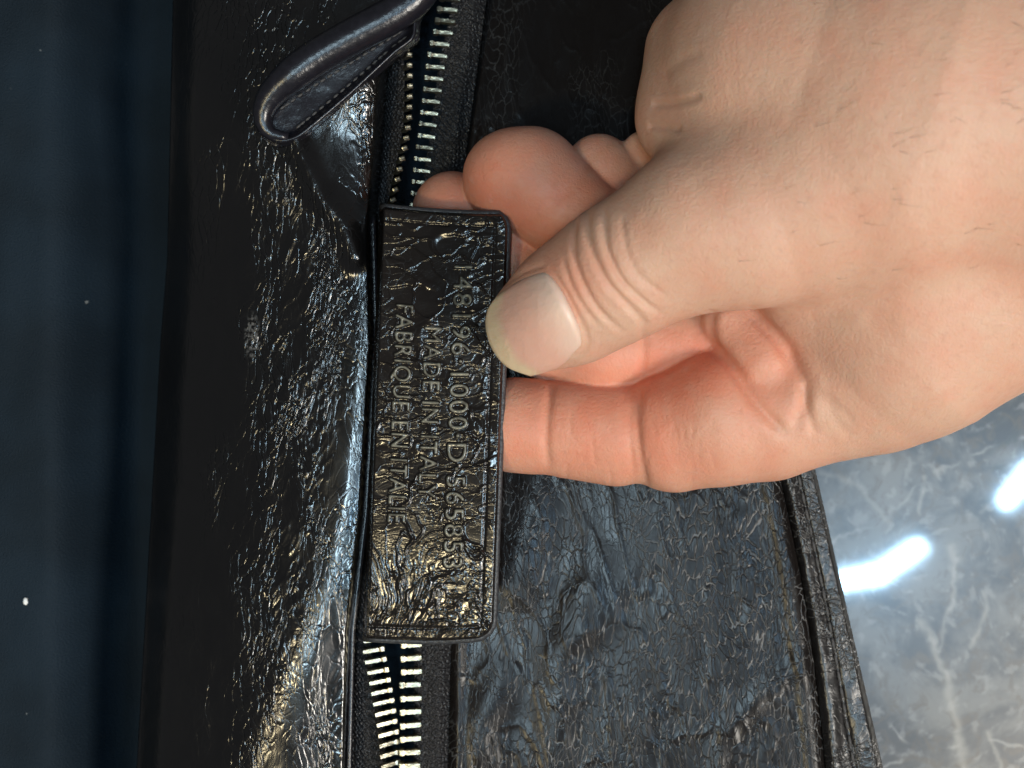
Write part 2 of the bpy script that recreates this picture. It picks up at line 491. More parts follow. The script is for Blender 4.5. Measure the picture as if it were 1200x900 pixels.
# right leather panel
XS = lambda y: np.interp(y, [-120, 0, 240, 750, 900, 1020], [578, 562, 530, 524, 521, 519])
XG = lambda y: 915 + (y - 560) * 0.162 + 5 * np.sin(y / 90.0)
XE = lambda y: np.maximum(955 + (y - 548) * 0.227, XG(y) + 38)
u = np.linspace(0, 1, 230)
Y, U = np.meshgrid(YS, u, indexing='ij')
X = XS(Y) + (XG(Y) - XS(Y)) * U
def right_z(X, Y):
    Z = -70 - 0.012 * (920 - X) - 14 * np.exp(-(((X - 600) / 120) ** 2 + ((Y - 380) / 200) ** 2))
    folds = [([(650, 470), (612, 640), (602, 720)], 6, 26), ([(712, 630), (690, 690), (655, 770), (650, 860), (660, 1000)], 4.5, 24),
             ([(600, 770), (560, 850), (545, 1000)], 7, 26), ([(950, 770), (905, 800), (850, 860), (825, 1000)], 2.6, 14),
             ([(760, 640), (700, 735), (640, 770)], 1.5, 14), ([(900, 590), (840, 620), (800, 650)], 1.2, 14),
             ([(640, -100), (600, 60), (560, 180)], 4, 24), ([(860, 660), (880, 710), (872, 760)], 1, 9)]
    for pts, hgt, wd in folds:
        d, tt = polydist(X, Y, pts)
        Z = Z + hgt * np.sin(np.pi * np.clip(tt, 0.01, 0.99)) ** 0.8 * np.exp(-(d / wd) ** 2)
    Z = Z + 1.6 * fbm(X / 80, Y / 130, 3, 2) - 0.13 * np.clip(260 - Y, 0, None)
    rd = 1 - np.abs(fbm((X - 0.25 * Y) / 24, (Y + 0.25 * X) / 70, 12, 2)) * 2
    Z = Z + 0.9 * np.clip(rd, 0, 1) ** 6
    return Z
Z = right_z(X, Y)
Z += -6 * np.exp(-((X - XG(Y)) / 4) ** 2) + 3 * np.exp(-((X - XG(Y) + 16) / 9) ** 2)
Z += -10 * np.exp(-((X - XS(Y)) / 6) ** 2) + 4 * np.exp(-((X - XS(Y) - 14) / 7) ** 2)
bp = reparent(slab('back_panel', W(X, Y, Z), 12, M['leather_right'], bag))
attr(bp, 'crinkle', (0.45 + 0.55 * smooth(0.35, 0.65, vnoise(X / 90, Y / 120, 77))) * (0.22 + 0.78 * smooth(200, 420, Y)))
# bound outer edge
u = np.linspace(0, 1, 44)
Y, U = np.meshgrid(YS, u, indexing='ij')
X = XG(Y) + 1 + (XE(Y) - XG(Y) - 1) * U
Z = -70 + 5 * np.exp(-((U - 0.2) / 0.16) ** 2) - 6 * np.exp(-(U / 0.07) ** 2) - 26 * smooth(0.86, 1.0, U) ** 2
Z += 2.0 * fbm(X / 18, Y / 40, 6, 3) - 2.5 * np.exp(-((U - 0.5) / 0.05) ** 2)
eb = reparent(slab('edge_binding', W(X, Y, Z), 12, M['leather_edge'], bag))
def cap_mesh(name, L, r):
    """rounded little stitch along +x, layout units"""
    bm = bmesh.new()
    bmesh.ops.create_uvsphere(bm, u_segments=8, v_segments=6, radius=1.0)
    for v in bm.verts:
        x = v.co.z; y = v.co.x; z = v.co.y
        v.co = Vector((x * L * 0.5, y * r, z * r * 0.8)) * S
    me = bpy.data.meshes.new(name); bm.to_mesh(me); bm.free()
    me.polygons.foreach_set('use_smooth', [True] * len(me.polygons))
    return me
st_me = cap_mesh('stitch', 15, 2.2); st_me.materials.append(M['thread'])
def stitch(parent, x, y, z, ang, me=st_me):
    o = bpy.data.objects.new('stitch', me); col.objects.link(o)
    o.parent = parent
    o.location = WV(x, y, z); o.rotation_euler = (0, 0, ang)
    o.matrix_parent_inverse = parent.matrix_world.inverted() if False else Matrix.Identity(4)
    return o
PARENT_FIX = []
def put(o, loc_m, parent):
    """place a sub-part in world metres under a part whose own transform is the identity in world"""
    o.parent = parent
    o.matrix_basis = loc_m
for y in np.arange(545, 1330, 19.0):
    x = XG(y) + 0.5 * (XE(y) - XG(y))
    o = bpy.data.objects.new('stitch', st_me); col.objects.link(o)
    put(o, Matrix.Translation(WV(x, y, -70)) @ Matrix.Rotation(math.radians(-79), 4, 'Z'), eb)
# side wall under the bound edge
P = []
for z, dx in ((-92, -4), (-160, -7), (-230, -12), (-292, -22)):
    P.append(W(XE(YS) + dx, YS, np.full_like(YS, z)))
reparent(slab('side_wall', np.stack(P, 1), 6, M['leather_edge'], bag))

# dark lining inside the bag, under the open zipper
ys_ = np.arange(-360, 1340, 10.0)
Y, U = np.meshgrid(ys_, np.linspace(0, 1, 24), indexing='ij')
X = 330 + 330 * U
reparent(slab('inner_lining', W(X, Y, -150 + 5 * fbm(X / 40, Y / 70, 15, 2)), 8, M['lining'], bag))

# ---------------------------------------------------------------- zipper
def strip(name, fx0, fx1, zf, mat, n=16, y0=-360, y1=1338, step=4.0):
    ys = np.arange(y0, y1, step)
    Y, U = np.meshgrid(ys, np.linspace(0, 1, n), indexing='ij')
    X = fx0(Y) + (fx1(Y) - fx0(Y)) * U
    return reparent(slab(name, W(X, Y, zf(X, Y, U)), 5, mat, bag))
RT = [(-110, 546), (5, 525), (85, 509), (165, 499), (195, 494), (300, 486), (600, 482), (750, 481.5), (890, 480.5), (1015, 480)]
LT = [(-110, 474), (0, 476), (65, 477), (100, 478), (140, 477), (170, 473), (200, 466), (240, 458), (400, 462), (600, 460), (720, 450), (755, 437), (790, 444), (830, 451), (860, 455), (891, 457), (1015, 460)]
rtx = lambda y: np.interp(y, *zip(*RT)); ltx = lambda y: np.interp(y, *zip(*LT))
ZZ = -62
tape_r = strip('zipper_tape', lambda y: rtx(y) + 4, lambda y: XS(y) + 8, lambda X, Y, U: ZZ - 5 - 14 * smooth(0.6, 1, U) + 1.5 * fbm(X / 9, Y / 30, 8, 2), M['tape'])
tape_l = strip('zipper_tape', lambda y: SEAM(y) - 2, lambda y: ltx(y) - 4,
               lambda X, Y, U: ZZ - 4 - 10 * (1 - smooth(0, 0.5, U)) + 20 * np.exp(-((Y - 150) / 110) ** 2) * U + 1.5 * fbm(X / 9, Y / 30, 8, 2), M['tape'])
def tooth_mesh(L, w, h):
    bm = bmesh.new()
    # flat shank, waist, raised head
    prof = [(-0.5, 0.72, 0.8), (-0.2, 0.80, 0.9), (0.12, 0.78, 0.9), (0.2, 0.62, 0.85), (0.3, 1.0, 1.15), (0.45, 0.95, 1.1), (0.5, 0.6, 0.7)]
    rings = []
    for a, ww, hh in prof:
        r = []
        for sy, sz in ((-1, -1), (1, -1), (1, 0.45), (0.72, 1), (-0.72, 1), (-1, 0.45)):
            r.append(bm.verts.new((-a * L * S, sy * ww * w * 0.5 * S, sz * hh * h * 0.5 * S)))
        rings.append(r)
    for a, b in zip(rings, rings[1:]):
        for i in range(6):
            bm.faces.new((a[i], a[(i + 1) % 6], b[(i + 1) % 6], b[i]))
    bm.faces.new(rings[0][::-1]); bm.faces.new(rings[-1])
    bmesh.ops.recalc_face_normals(bm, faces=bm.faces[:])
    me = bpy.data.meshes.new('zipper_tooth'); bm.to_mesh(me); bm.free()
    me.materials.append(M['brass'])
    return me
tm = tooth_mesh(26, 9.6, 8)
tm_top = tooth_mesh(26, 7.6, 8)
tm_small = tooth_mesh(27, 7.6, 8)
def tooth(me, x, y, z, rz, parent, ry=0.0, sc=1.0):
    o = bpy.data.objects.new('zipper_tooth', me); col.objects.link(o)
    put(o, Matrix.Translation(WV(x, y, z)) @ Matrix.Rotation(rz, 4, 'Z') @ Matrix.Rotation(ry, 4, 'Y') @ Matrix.Rotation(random.gauss(0, 0.05), 4, 'X') @ Matrix.Scale(sc, 4), parent)
y = -350.0
while y < 1325:                                   # right row, heads to the left
    top = y < 300
    dy = np.interp(y, [0, 250, 700, 1000], [13.4, 13.6, 15.7, 15.8])
    tooth(tm_top if top else tm, rtx(y) + random.gauss(0, 0.4), y, ZZ + 4, math.radians(np.interp(y, [0, 250, 700], [-5, -7, 3]) + random.gauss(0, 1)), tape_r,
          sc=np.interp(y, [0, 190, 300], [1.0, 0.8, 1.0]))
    y += dy
y = -348.8
while y < 1325:                                   # left row: turned up on edge above, lying flat below the tab
    if y < 330:
        tooth(tm_top, ltx(y), y, ZZ + 14 + 20 * math.exp(-((y - 150) / 110) ** 2), math.radians(180 + np.interp(y, [100, 240], [0, 25])), tape_l, ry=math.radians(68), sc=0.8)
    else:
        tooth(tm_small, ltx(y), y, ZZ + 5, math.radians(180 + 9), tape_l, ry=math.radians(np.interp(y, [700, 770, 900], [0, -8, -34])))
    y += 12.2

# ---------------------------------------------------------------- strap loop at the top
up_p = interp_path([(520, -70), (470, 3), (425, 30), (372, 62), (325, 95), (303, 118), (296, 136), (300, 150)], 120)
lo_p = interp_path([(548, -70), (497, 10), (489, 46), (465, 66), (420, 108), (370, 151), (348, 167), (326, 171), (310, 164), (302, 154)], 120)
Sx = np.linspace(0, 1, 40)
PX_ = up_p[:, None, 0] * (1 - Sx) + lo_p[:, None, 0] * Sx; PY_ = up_p[:, None, 1] * (1 - Sx) + lo_p[:, None, 1] * Sx
dl, _t = polydist(PX_, PY_, lo_p[::4].tolist())
PZ_ = 14 + 12 * np.exp(-((dl - 6) / 4.5) ** 2) - 10 * (1 - smooth(0, 4, dl)) + 1.2 * fbm(PX_ / 30, PY_ / 30, 71, 2)
loop_o = reparent(slab('strap_loop', W(PX_, PY_, PZ_), 16, M['smooth_leather'], bag))
rp = interp_path([(535, -80), (492, -10), (462, 16), (418, 40), (366, 70), (327, 101), (311, 123), (308, 143), (318, 157), (338, 161)], 40)
rr = np.interp(np.linspace(0, 1, 40), [0, 0.3, 0.7, 0.82, 0.9, 1], [21, 21, 20, 15, 10, 5]) * S
tube('rolled_edge', W(rp[:, 0], rp[:, 1], np.interp(np.arange(40), [0, 28, 39], [32, 31, 20])), rr, M['smooth_leather'], loop_o, seg=18)
small = cap_mesh('stitch', 7.5, 1.5); small.materials.append(M['thread'])
for pts in ([(331, 126), (372, 98), (425, 65), (468, 38)], [(350, 148), (400, 107), (452, 62), (474, 45)]):
    q = interp_path(pts, 18)
    for i in range(18):
        d = q[min(i + 1, 17)] - q[max(i - 1, 0)]
        o = bpy.data.objects.new('stitch', small); col.objects.link(o)
        put(o, Matrix.Translation(WV(q[i, 0], q[i, 1], 16)) @ Matrix.Rotation(math.atan2(-d[1], d[0]), 4, 'Z'), loop_o)

# ---------------------------------------------------------------- embossed tab
def raster_text(body, size, u0, v0, v1, res, shape):
    """letters laid along v (downwards), tops towards +u; returns a 0..1 mask on the tab grid"""
    cu = bpy.data.curves.new('t', 'FONT'); cu.body = body; cu.size = 1.0; cu.resolution_u = 4
    cu.space_character = 1.12
    ob = bpy.data.objects.new('t', cu); col.objects.link(ob)
    dg = bpy.context.evaluated_depsgraph_get()
    me = ob.evaluated_get(dg).to_mesh()
    me.calc_loop_triangles()
    P = np.array([v.co[:2] for v in me.vertices]); T = np.array([t.vertices[:] for t in me.loop_triangles])
    bpy.data.objects.remove(ob); bpy.data.curves.remove(cu)
    mn, mx = P.min(0), P.max(0)
    gv = (P[:, 0] - mn[0]) / (mx[0] - mn[0]) * (v1 - v0) + v0
    gu = (P[:, 1] - 0.0) / 0.70 * size + u0
    mask = np.zeros(shape, np.float32)
    a = np.stack([gv / res, gu / res], -1)
    for tri in T:
        p = a[tri]
        i0, j0 = np.maximum(np.floor(p.min(0)).astype(int), 0); i1, j1 = np.ceil(p.max(0)).astype(int) + 1
        i1 = min(i1, shape[0]); j1 = min(j1, shape[1])
        if i1 <= i0 or j1 <= j0: continue
        I, J = np.meshgrid(np.arange(i0, i1), np.arange(j0, j1), indexing='ij')
        def ed(m, n): return (I - p[m, 0]) * (p[n, 1] - p[m, 1]) - (J - p[m, 1]) * (p[n, 0] - p[m, 0])
        w = np.stack([ed(0, 1), ed(1, 2), ed(2, 0)])
        mask[i0:i1, j0:j1] = np.maximum(mask[i0:i1, j0:j1], ((w >= 0).all(0) | (w <= 0).all(0)))
    return mask
def blur(a, n=1):
    for _ in range(n):
        b = np.pad(a, 1, mode='edge')
        a = (b[:-2, 1:-1] + 2 * b[1:-1, 1:-1] + b[2:, 1:-1]) / 4
        b = np.pad(a, 1, mode='edge')
        a = (b[1:-1, :-2] + 2 * b[1:-1, 1:-1] + b[1:-1, 2:]) / 4
    return a
RES = 0.6
TW, TH = 151.0, 506.0
nu, nv = int(TW / RES) + 1, int(TH / RES) + 1
Vv, Uu = np.meshgrid(np.arange(nv) * RES, np.arange(nu) * RES, indexing='ij')
mask = np.maximum.reduce([
    raster_text('148196·1000·D·565853', 22, 90, 62, 420, RES, (nv, nu)),
    raster_text('MADE IN ITALY', 20, 58, 136, 338, RES, (nv, nu)),
    raster_text('FABRIQUE EN ITALIE', 20, 24, 112, 368, RES, (nv, nu))])
mask = np.clip(blur(mask, 5) * 1.35, 0, 1)
# outline with rounded free corners: squeeze rows / columns near the two right-hand corners
x_left = np.interp(Vv, [0, TH], [445, 425]); x_right = np.interp(Vv, [0, 120, TH], [596, 592, 578])
tX = x_left + (x_right - x_left) * Uu / TW
tY = 242 + Vv * 1.0 + 8 * (Uu / TW) * (1 - Vv / TH) + 3 * np.sin(Uu / TW * 3)
cr_ = 22.0
for vc in (0, TH):
    dv = np.abs(Vv - vc)
    inset = np.where(dv < cr_, cr_ - np.sqrt(np.maximum(cr_ ** 2 - (cr_ - dv) ** 2, 0)), 0)
    tX -= inset * smooth(TW - 70, TW, Uu) * (0.55 if vc == 0 else 1.0)
def tab_lift(uu, v):
    k_ = 28.0
    return -40 * (1 - smooth(0, 0.05, uu)) ** 2 + 52 + 23 * uu - 0.10 * k_ * np.log1p(np.exp((v - 395) / k_)) - 6 * smooth(160, 0, v)
lift = tab_lift(Uu / TW, Vv)
ed_u = np.minimum(TW - Uu, np.minimum(Vv, TH - Vv))
h = np.zeros_like(lift)
ang = smooth(300, 470, Vv) * (1 - Uu / TW) * 0.9
wu = Uu * np.cos(ang) - (Vv - 400) * np.sin(ang); wv = Uu * np.sin(ang) + Vv * np.cos(ang)
wob = 10 * fbm(Uu / 26, Vv / 26, 21, 2); wob2 = 8 * fbm(Uu / 18, Vv / 22, 22, 2)
r1 = np.clip(1 - np.abs(fbm((wu + wob) / 64, (wv + wob2) / 21, 31, 1)) * 7.0, 0, 1)
r2 = np.clip(1 - np.abs(fbm((wu + wv * 0.5 + wob) / 44, (wv - wu * 0.5 + wob2) / 30, 37, 1)) * 9.0, 0, 1)
r3 = np.clip(1 - np.abs(fbm((wu + wob) / 16, (wv + wob2) / 8, 41, 2)) * 3.0, 0, 1)
den = 0.25 + 0.75 * smooth(0.3, 0.55, vnoise(Uu / 36, Vv / 50, 5))
h += (2.0 * smooth(0, 1, r1) + 1.5 * smooth(0, 1, r2)) * den + 1.1 * smooth(385, 450, Vv) * r3
r4 = np.clip(1 - np.abs(fbm((wu * 0.9 - wv * 0.25 + wob) / 40, (wv + wu * 0.25 + wob2) / 12, 57, 1)) * 7.0, 0, 1)
h += 0.8 * smooth(0, 1, r4)
h += 0.8 * fbm(Uu / 60, Vv / 80, 51, 2)
fade = smooth(0, 14, ed_u)
h *= 0.25 + 0.75 * fade
h -= 1.4 * np.exp(-((ed_u - 15) / 1.8) ** 2)                     # creased line inside the edge
h *= 1 - 0.85 * np.clip(blur(mask, 14) * 1.8, 0, 1)
h += 2.8 * mask
h -= 1.2 * np.clip(blur(mask, 8) - mask, 0, 1)
h -= 5 * (1 - smooth(0, 4.5, ed_u)) ** 2
tZ = lift + h
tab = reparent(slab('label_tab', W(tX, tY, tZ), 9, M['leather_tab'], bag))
attr(tab, 'letter_glint', smooth(0.35, 0.95, mask) * (0.45 + 0.55 * smooth(0.25, 0.6, vnoise(Uu / 7, Vv / 7, 19))))  # painted glint on the letter strokes, broken up by noise
# painted cut edge around the three free sides
ring = [(tX[0, j], tY[0, j], tZ[0, j]) for j in range(4, nu - 6, 10)] + [(tX[i, -1], tY[i, -1], tZ[i, -1]) for i in range(0, nv, 12)] + [(tX[-1, j], tY[-1, j], tZ[-1, j]) for j in range(nu - 6, 4, -10)]
ring = np.array(ring); ring[:, 2] -= 5.5
tube('edge_paint', W(ring[:, 0], ring[:, 1], ring[:, 2]), 4.3 * S, M['edge_paint'], tab, seg=8)

# ---------------------------------------------------------------- hand: one continuous surface from a blended distance field
H = 2.5
def prim(a, b, ra, rb):
    """tapered capsule between two layout points"""
    fa, fb = 1 - a[2] / D, 1 - b[2] / D
    A = np.array([(a[0] - CX) * fa, (CY - a[1]) * fa, a[2]]); B = np.array([(b[0] - CX) * fb, (CY - b[1]) * fb, b[2]])
    return A, B, ra * fa, rb * fb
def chain(*nodes):
    return [prim(n0[:3], n1[:3], n0[3], n1[3]) for n0, n1 in zip(nodes, nodes[1:])]
LO = np.array([-140.0, -140.0, -140.0]); HI = np.array([1010.0, 640.0, 420.0])
dims = np.ceil((HI - LO) / H).astype(int)
gx = (LO[0] + np.arange(dims[0]) * H).astype(np.float32)
gy = (LO[1] + np.arange(dims[1]) * H).astype(np.float32)
gz = (LO[2] + np.arange(dims[2]) * H).astype(np.float32)
def box(pr, pad):
    lo = np.minimum(pr[0] - pr[2], pr[1] - pr[3]) - pad; hi = np.maximum(pr[0] + pr[2], pr[1] + pr[3]) + pad
    i0 = np.clip(np.floor((lo - LO) / H).astype(int), 0, dims); i1 = np.clip(np.ceil((hi - LO) / H).astype(int) + 1, 0, dims)
    return tuple(slice(a, b) for a, b in zip(i0, i1))
def sdf(pr, sl):
    A, B, ra, rb = pr
    x = gx[sl[0]][:, None, None]; y = gy[sl[1]][None, :, None]; z = gz[sl[2]][None, None, :]
    d = (B - A).astype(np.float32); L2 = float(d @ d) + 1e-6
    px, py, pz = x - A[0], y - A[1], z - A[2]
    t = np.clip((px * d[0] + py * d[1] + pz * d[2]) / L2, 0, 1).astype(np.float32)
    q = (px - t * d[0]) ** 2 + (py - t * d[1]) ** 2 + (pz - t * d[2]) ** 2
    return np.sqrt(q) - (ra + (rb - ra) * t)
def smin(a, b, k):
    h = np.clip(0.5 + 0.5 * (b - a) / k, 0, 1)
    return b + (a - b) * h - k * h * (1 - h)
FIELD = np.full(dims, 200.0, np.float32)
def group(prims, k, k_out):
    G = np.full(dims, 200.0, np.float32)
    lo = None
    for pr in prims:
        sl = box(pr, k + 12)
        G[sl] = smin(G[sl], sdf(pr, sl), k)
        b = [(s.start, s.stop) for s in sl]
        lo = b if lo is None else [(min(p[0], q[0]), max(p[1], q[1])) for p, q in zip(lo, b)]
    sl = tuple(slice(a, b) for a, b in lo)
    FIELD[sl] = smin(FIELD[sl], G[sl], k_out)

#            x    y    z    r
pinky = chain((702, 197, 8, 40), (740, 240, 10, 40), (820, 300, 30, 44)) + chain((752, 176, 10, 22), (790, 200, 30, 30))
ringf = chain((598, 208, 22, 56), (622, 210, 24, 57), (650, 236, 26, 54), (760, 320, 40, 54))
middle = chain((530, 248, -28, 47), (590, 290, -26, 51), (645, 385, -8, 58), (710, 408, 8, 58), (790, 405, 12, 54), (880, 400, 30, 60))
index = chain((604, 498, 14, 56), (626, 500, 16, 56)) + chain((668, 503, 20, 58), (722, 508, 26, 62)) + chain((790, 504, 36, 73), (845, 488, 50, 80), (900, 486, 54, 76), (960, 462, 62, 82))
thumb = chain((628, 380, 122, 55), (668, 356, 132, 66), (728, 318, 155, 74), (820, 268, 175, 90), (920, 235, 175, 115))
fold = chain((856, 378, 72, 34), (894, 425, 84, 40), (922, 478, 84, 30))
mass = (chain((932, 95, 130, 165), (1060, 130, 140, 215), (1260, 110, 140, 250), (1640, 60, 120, 215)) +
        chain((890, 262, 190, 92), (1000, 210, 190, 130)) +
        chain((1004, 440, 62, 90), (1050, 398, 80, 118), (1150, 320, 90, 132), (1260, 215, 110, 150)) +
        chain((960, 330, 90, 80), (1060, 320, 120, 110)) +
        chain((812, 60, 80, 52), (800, 140, 110, 40), (850, 180, 140, 60)))
group(mass, 45, 30)
group(thumb, 30, 32)
group(index, 9, 16)
group(fold, 20, 8)
group(middle, 16, 3)
group(ringf, 18, 3)
group(pinky, 8, 3)

def surface_nets(F):
    inside_ = F < 0
    c = np.zeros(tuple(d - 1 for d in F.shape), np.uint8)
    sl = lambda o: tuple(slice(o[i], F.shape[i] - 1 + o[i]) for i in range(3))
    offs = [(i, j, k_) for i in (0, 1) for j in (0, 1) for k_ in (0, 1)]
    for o in offs: c += inside_[sl(o)]
    act = np.argwhere((c > 0) & (c < 8))
    idx = np.full(c.shape, -1, np.int32); idx[tuple(act.T)] = np.arange(len(act))
    acc = np.zeros((len(act), 3)); cnt = np.zeros(len(act))
    val = {o: F[act[:, 0] + o[0], act[:, 1] + o[1], act[:, 2] + o[2]] for o in offs}
    for ax in range(3):
        for o in offs:
            if o[ax]: continue
            p = list(o); p[ax] = 1; p = tuple(p)
            a, b = val[o], val[p]
            m = (a < 0) != (b < 0)
            t = np.where(m, a / np.where(a == b, 1, a - b), 0)
            q = np.array(o, float)[None].repeat(len(act), 0); q[:, ax] += t
            acc[m] += q[m]; cnt[m] += 1
    V = act + acc / cnt[:, None]
    faces = []
    for ax in range(3):
        b_, c_ = (ax + 1) % 3, (ax + 2) % 3
        lo = [slice(1, d - 1) for d in F.shape]; hi = list(lo)
        lo[ax] = slice(0, F.shape[ax] - 1); hi[ax] = slice(1, F.shape[ax])
        A = inside_[tuple(lo)]; B = inside_[tuple(hi)]
        for flip, msk in ((False, A & ~B), (True, ~A & B)):
            e = np.argwhere(msk)
            off = np.ones(3, int); off[ax] = 0
            e = e + off
            def cell(db, dc):
                q = e.copy(); q[:, b_] += db; q[:, c_] += dc
                return idx[q[:, 0], q[:, 1], q[:, 2]]
            quad = np.stack([cell(-1, -1), cell(0, -1), cell(0, 0), cell(-1, 0)], -1)
            faces.append(quad[:, ::-1] if flip else quad)
    Fc = np.concatenate(faces); Fc = Fc[(Fc >= 0).all(1)]
    return V, Fc
FIELD[0, :, :] = FIELD[-1, :, :] = 5; FIELD[:, 0, :] = FIELD[:, -1, :] = 5; FIELD[:, :, 0] = FIELD[:, :, -1] = 5
HV, HF = surface_nets(FIELD)
HV = LO + HV * H                       # layout world units
del FIELD
def vnormals(V, F):
    n = np.cross(V[F[:, 2]] - V[F[:, 0]], V[F[:, 3]] - V[F[:, 1]])
    N_ = np.zeros_like(V)
    for j in range(4): np.add.at(N_, F[:, j], n)
    return N_ / np.maximum(np.linalg.norm(N_, axis=1), 1e-9)[:, None]
def to_img(V):
    f = 1 - V[:, 2] / D
    return V[:, 0] / f + CX, CY - V[:, 1] / f
# relax grid stepping a little
def relax(V, F, it, lam=0.5):
    n = len(V)
    e = np.concatenate([F[:, [0, 1]], F[:, [1, 2]], F[:, [2, 3]], F[:, [3, 0]]])
    deg = np.bincount(e[:, 0], minlength=n) + np.bincount(e[:, 1], minlength=n)
    for _ in range(it):
        acc = np.stack([np.bincount(e[:, 0], V[e[:, 1], j], n) + np.bincount(e[:, 1], V[e[:, 0], j], n) for j in range(3)], -1)
        V = V + lam * (acc / np.maximum(deg, 1)[:, None] - V)
    return V
HV = relax(HV, HF, 3)
HN = vnormals(HV, HF)
ix, iy = to_img(HV)
up = smooth(-0.1, 0.35, HN[:, 2])
disp = np.zeros(len(HV))
CREASE = [  # points, depth, width, z-min
    ([(676, 246), (672, 280), (676, 312), (690, 345), (710, 372), (736, 392)], 4.2, 3.6, 100),
    ([(690, 238), (690, 280), (708, 325), (735, 357), (762, 384)], 5.0, 4.0, 100),
    ([(708, 240), (712, 290), (730, 330), (752, 352), (780, 370)], 4.2, 3.6, 100),
    ([(660, 300), (668, 330), (684, 360), (705, 385)], 2.4, 3.0, 100),
    ([(728, 250), (735, 295), (752, 325), (785, 350)], 2.0, 3.5, 100),
    ([(700, 262), (722, 318), (748, 345), (766, 366)], 1.8, 2.4, 100),
    ([(648, 445), (642, 480), (640, 515), (643, 552)], 4.0, 4.5, -60),
    ([(752, 448), (747, 490), (750, 530), (760, 578)], 3.0, 4.5, -60),
    ([(740, 470), (738, 510), (744, 560)], 1.4, 3.0, -60),
    ([(762, 122), (790, 121), (824, 112)], 5.0, 4.0, 40),
    ([(758, 148), (780, 148), (800, 152)], 5.0, 4.0, 40),
    ([(775, 90), (800, 70), (825, 62)], 2.5, 6.0, 40),
    ([(940, 448), (946, 480), (956, 512)], 4.0, 5.0, 0),
    ([(945, 452), (985, 480), (1000, 500)], 2.0, 6.0, 0),
    ([(826, 404), (840, 410), (862, 436), (888, 474), (926, 514)], 7.5, 6.5, 0),
    ([(872, 356), (915, 405), (943, 452), (937, 488), (924, 514)], 6.0, 7.5, 0),
    ([(836, 362), (833, 385), (838, 410)], 5.0, 5.5, 0),
    ([(968, 470), (985, 500), (1000, 512)], 2.0, 6.0, 0),
    ([(752, 372), (754, 400), (752, 440)], 3.0, 4.5, -60),
    ([(632, 312), (644, 316), (659, 336), (672, 360), (684, 385), (689, 405), (670, 426), (640, 440)], 3.0, 3.2, 100),
    ([(640, 310), (612, 320), (583, 340)], 2.2, 3.0, 100),
    ([(1010, 370), (1060, 420), (1090, 460)], 2.0, 16.0, 0),
]
rc = np.random.default_rng(11)
for _ in range(26):      # fine lines across the index finger
    x0 = rc.uniform(660, 880); y0 = rc.uniform(470, 555); L = rc.uniform(15, 40); sl = rc.uniform(-5, 9)
    CREASE.append(([(x0, y0), (x0 + sl * 0.4, y0 + L * 0.5), (x0 + sl, y0 + L)], rc.uniform(0.4, 0.9), 2.2, -60))
for pts, dep, wd, zmin in CREASE:
    P_ = interp_path(pts, 24); xs_, ys_ = P_[:, 0], P_[:, 1]
    sel = np.where((ix > xs_.min() - 4 * wd) & (ix < xs_.max() + 4 * wd) & (iy > ys_.min() - 4 * wd) & (iy < ys_.max() + 4 * wd) & (HV[:, 2] > zmin) & (HN[:, 2] > -0.1))[0]
    if not len(sel): continue
    d, tt = polydist(ix[sel], iy[sel], P_.tolist())
    tp = smooth(0, 0.15, tt) * (1 - smooth(0.8, 1, tt) * 0.9)
    dep *= 0.62
    disp[sel] += tp * (-dep * np.exp(-(d / wd) ** 2) + 0.14 * dep * np.exp(-((d - 2.2 * wd) / wd) ** 2))
# soft uneven flesh
disp += 1.0 * fbm(HV[:, 0] / 60 + HV[:, 2] / 80, HV[:, 1] / 60, 61, 3)
HV = HV + HN * (disp * up)[:, None]
flush = np.zeros(len(HV)) + 0.11
def blob(cx, cy, rx_, ry_, a, zmax=1e9, zmin=-1e9):
    global flush
    g = a * np.exp(-(((ix - cx) / rx_) ** 2 + ((iy - cy) / ry_) ** 2) ** 1.5)
    flush += g * smooth(zmax + 25, zmax - 25, HV[:, 2]) * smooth(zmin - 20, zmin + 20, HV[:, 2])
blob(600, 230, 150, 90, 0.75, zmax=95)
blob(760, 500, 210, 90, 0.60, zmax=125)
blob(610, 495, 50, 70, 0.15, zmax=125)
blob(880, 420, 90, 80, 0.35, zmax=140)
blob(640, 330, 60, 60, 0.35, zmin=95)
blob(760, 420, 110, 50, 0.25, zmax=110)
hm = mesh_from('hand', HV * S, HF)
att = hm.attributes.new('flush', 'FLOAT', 'POINT'); att.data.foreach_set('value', flush.astype(np.float32))
hand = link('hand', hm, M['skin'])
tag(hand, 'bare left hand pinching the embossed leather tab between thumb and bent fingers', 'hand')

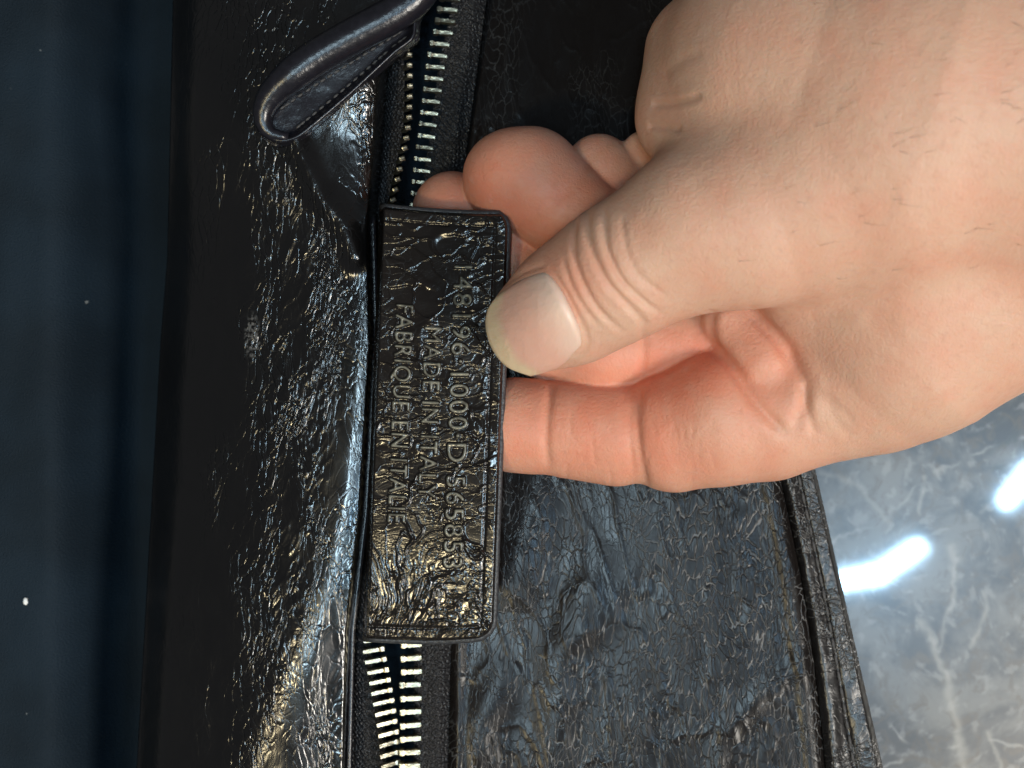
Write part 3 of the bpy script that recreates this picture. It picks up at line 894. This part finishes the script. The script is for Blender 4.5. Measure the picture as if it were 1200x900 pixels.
# thumbnail: curved plate fitted to the thumb's back
tri = np.concatenate([HF[:, [0, 1, 2]], HF[:, [0, 2, 3]]])
bvh = BVHTree.FromPolygons(HV.tolist(), tri.tolist())
def surf(x, y):
    """first skin point under the line of sight through layout point (x, y)"""
    o = Vector((0, 0, D)); d = (Vector((x - CX, CY - y, 0)) - o).normalized()
    p, n, i, dist = bvh.ray_cast(o, d)
    return p, n
cut = interp_path([(640, 317), (655, 336), (668, 360), (679, 385), (684, 404)], 26)      # cuticle
tipe = interp_path([(583, 346), (572, 362), (569, 382), (576, 408), (594, 430), (622, 441)], 26)   # free edge
upper = interp_path([(640, 317), (612, 327), (583, 346)], 26)
lower = interp_path([(684, 404), (655, 430), (622, 441)], 26)
n_ = 26; s = np.linspace(0, 1, n_)
G = np.zeros((n_, n_, 2))
for i in range(n_):
    for j in range(n_):
        a, b = s[i], s[j]      # a along (0 cuticle -> 1 tip), b across
        G[i, j] = (1 - a) * cut[j] + a * tipe[j] + (1 - b) * upper[i] + b * lower[i] - (
            (1 - a) * (1 - b) * cut[0] + a * (1 - b) * tipe[0] + (1 - a) * b * cut[-1] + a * b * tipe[-1])
pts, hz = [], []
for i in range(n_):
    for j in range(n_):
        p, n = surf(*G[i, j])
        if p is not None and p.z > 100 and 0.5 * (i / n_) < 0.46:
            pts.append(G[i, j]); hz.append(p.z)
pts = np.array(pts); hz = np.array(hz)
def basis(q):
    x = (q[..., 0] - 628) / 50; y = (q[..., 1] - 380) / 50
    return np.stack([np.ones_like(x), x, y, x * x, x * y, y * y], -1)
co, *_r = np.linalg.lstsq(basis(pts), hz, rcond=None)
NZ = basis(G) @ co + 2.5 + np.percentile(hz - basis(pts) @ co, 98)
bb = np.abs(s - 0.5)[None, :] * 2; aa = s[:, None]
NZ = NZ - 5.0 * smooth(0.86, 1, bb) - 5.0 * (1 - smooth(0, 0.10, aa))
Pn = W(G[..., 0], G[..., 1], NZ)
nail = slab('thumbnail', Pn[:, ::-1].copy(), 5, M['nail'], hand)
al = np.repeat(s, n_); al = np.concatenate([al, al])
att = nail.data.attributes.new('along', 'FLOAT', 'POINT'); att.data.foreach_set('value', al.astype(np.float32))

# short hairs lying on the back of the hand and wrist
Vh, Fh = [], []
rh = np.random.default_rng(5)
cnt = 0
while cnt < 60:
    x = rh.uniform(860, 1230); y = rh.uniform(-20, 330)
    if rh.random() > 0.25 + 0.75 * smooth(880, 1150, x): continue
    ang_ = rh.normal(math.radians(15), 0.35); L = rh.uniform(10, 32)
    path = []
    cur = rh.normal(0, 0.012)
    px, py, a_ = x, y, ang_
    for q in range(6):
        p, n = surf(px, py)
        if p is None: break
        path.append(p + n * (0.4 + 1.6 * math.sin(q / 5 * math.pi)))
        px += math.cos(a_) * L / 5; py -= math.sin(a_) * L / 5; a_ += cur * L / 5
    if len(path) < 6: continue
    base = len(Vh)
    for q, p in enumerate(path):
        tdir = (path[min(q + 1, 5)] - path[max(q - 1, 0)]).normalized()
        sd = tdir.cross(Vector((0, 0, 1))).normalized(); uu = sd.cross(tdir)
        r = 0.26 * (1 - q / 6)
        for kk in range(3):
            th = kk * 2.094
            Vh.append(tuple((p + (sd * math.cos(th) + uu * math.sin(th)) * r) * S))
    for q in range(5):
        for kk in range(3):
            Fh.append((base + q * 3 + kk, base + q * 3 + (kk + 1) % 3, base + q * 3 + 3 + (kk + 1) % 3, base + q * 3 + 3 + kk))
    cnt += 1
tag(link('hair', mesh_from('hair', np.array(Vh), Fh), M['hair'], hand), kind='stuff')

# ---------------------------------------------------------------- lint
bm = bmesh.new()
bmesh.ops.create_icosphere(bm, subdivisions=2, radius=1)
for v in bm.verts:
    r = 0.75 + 0.5 * random.random()
    v.co = Vector((v.co.x * 3.0 * r, v.co.y * 4.6 * r, v.co.z * 2 * r)) * S
me = bpy.data.meshes.new('lint_speck'); bm.to_mesh(me); bm.free()
o = link('lint_speck', me, M['lint'])
o.location = WV(30, 705, -148)
tag(o, 'tiny white lint speck on the dark navy lining', 'lint')
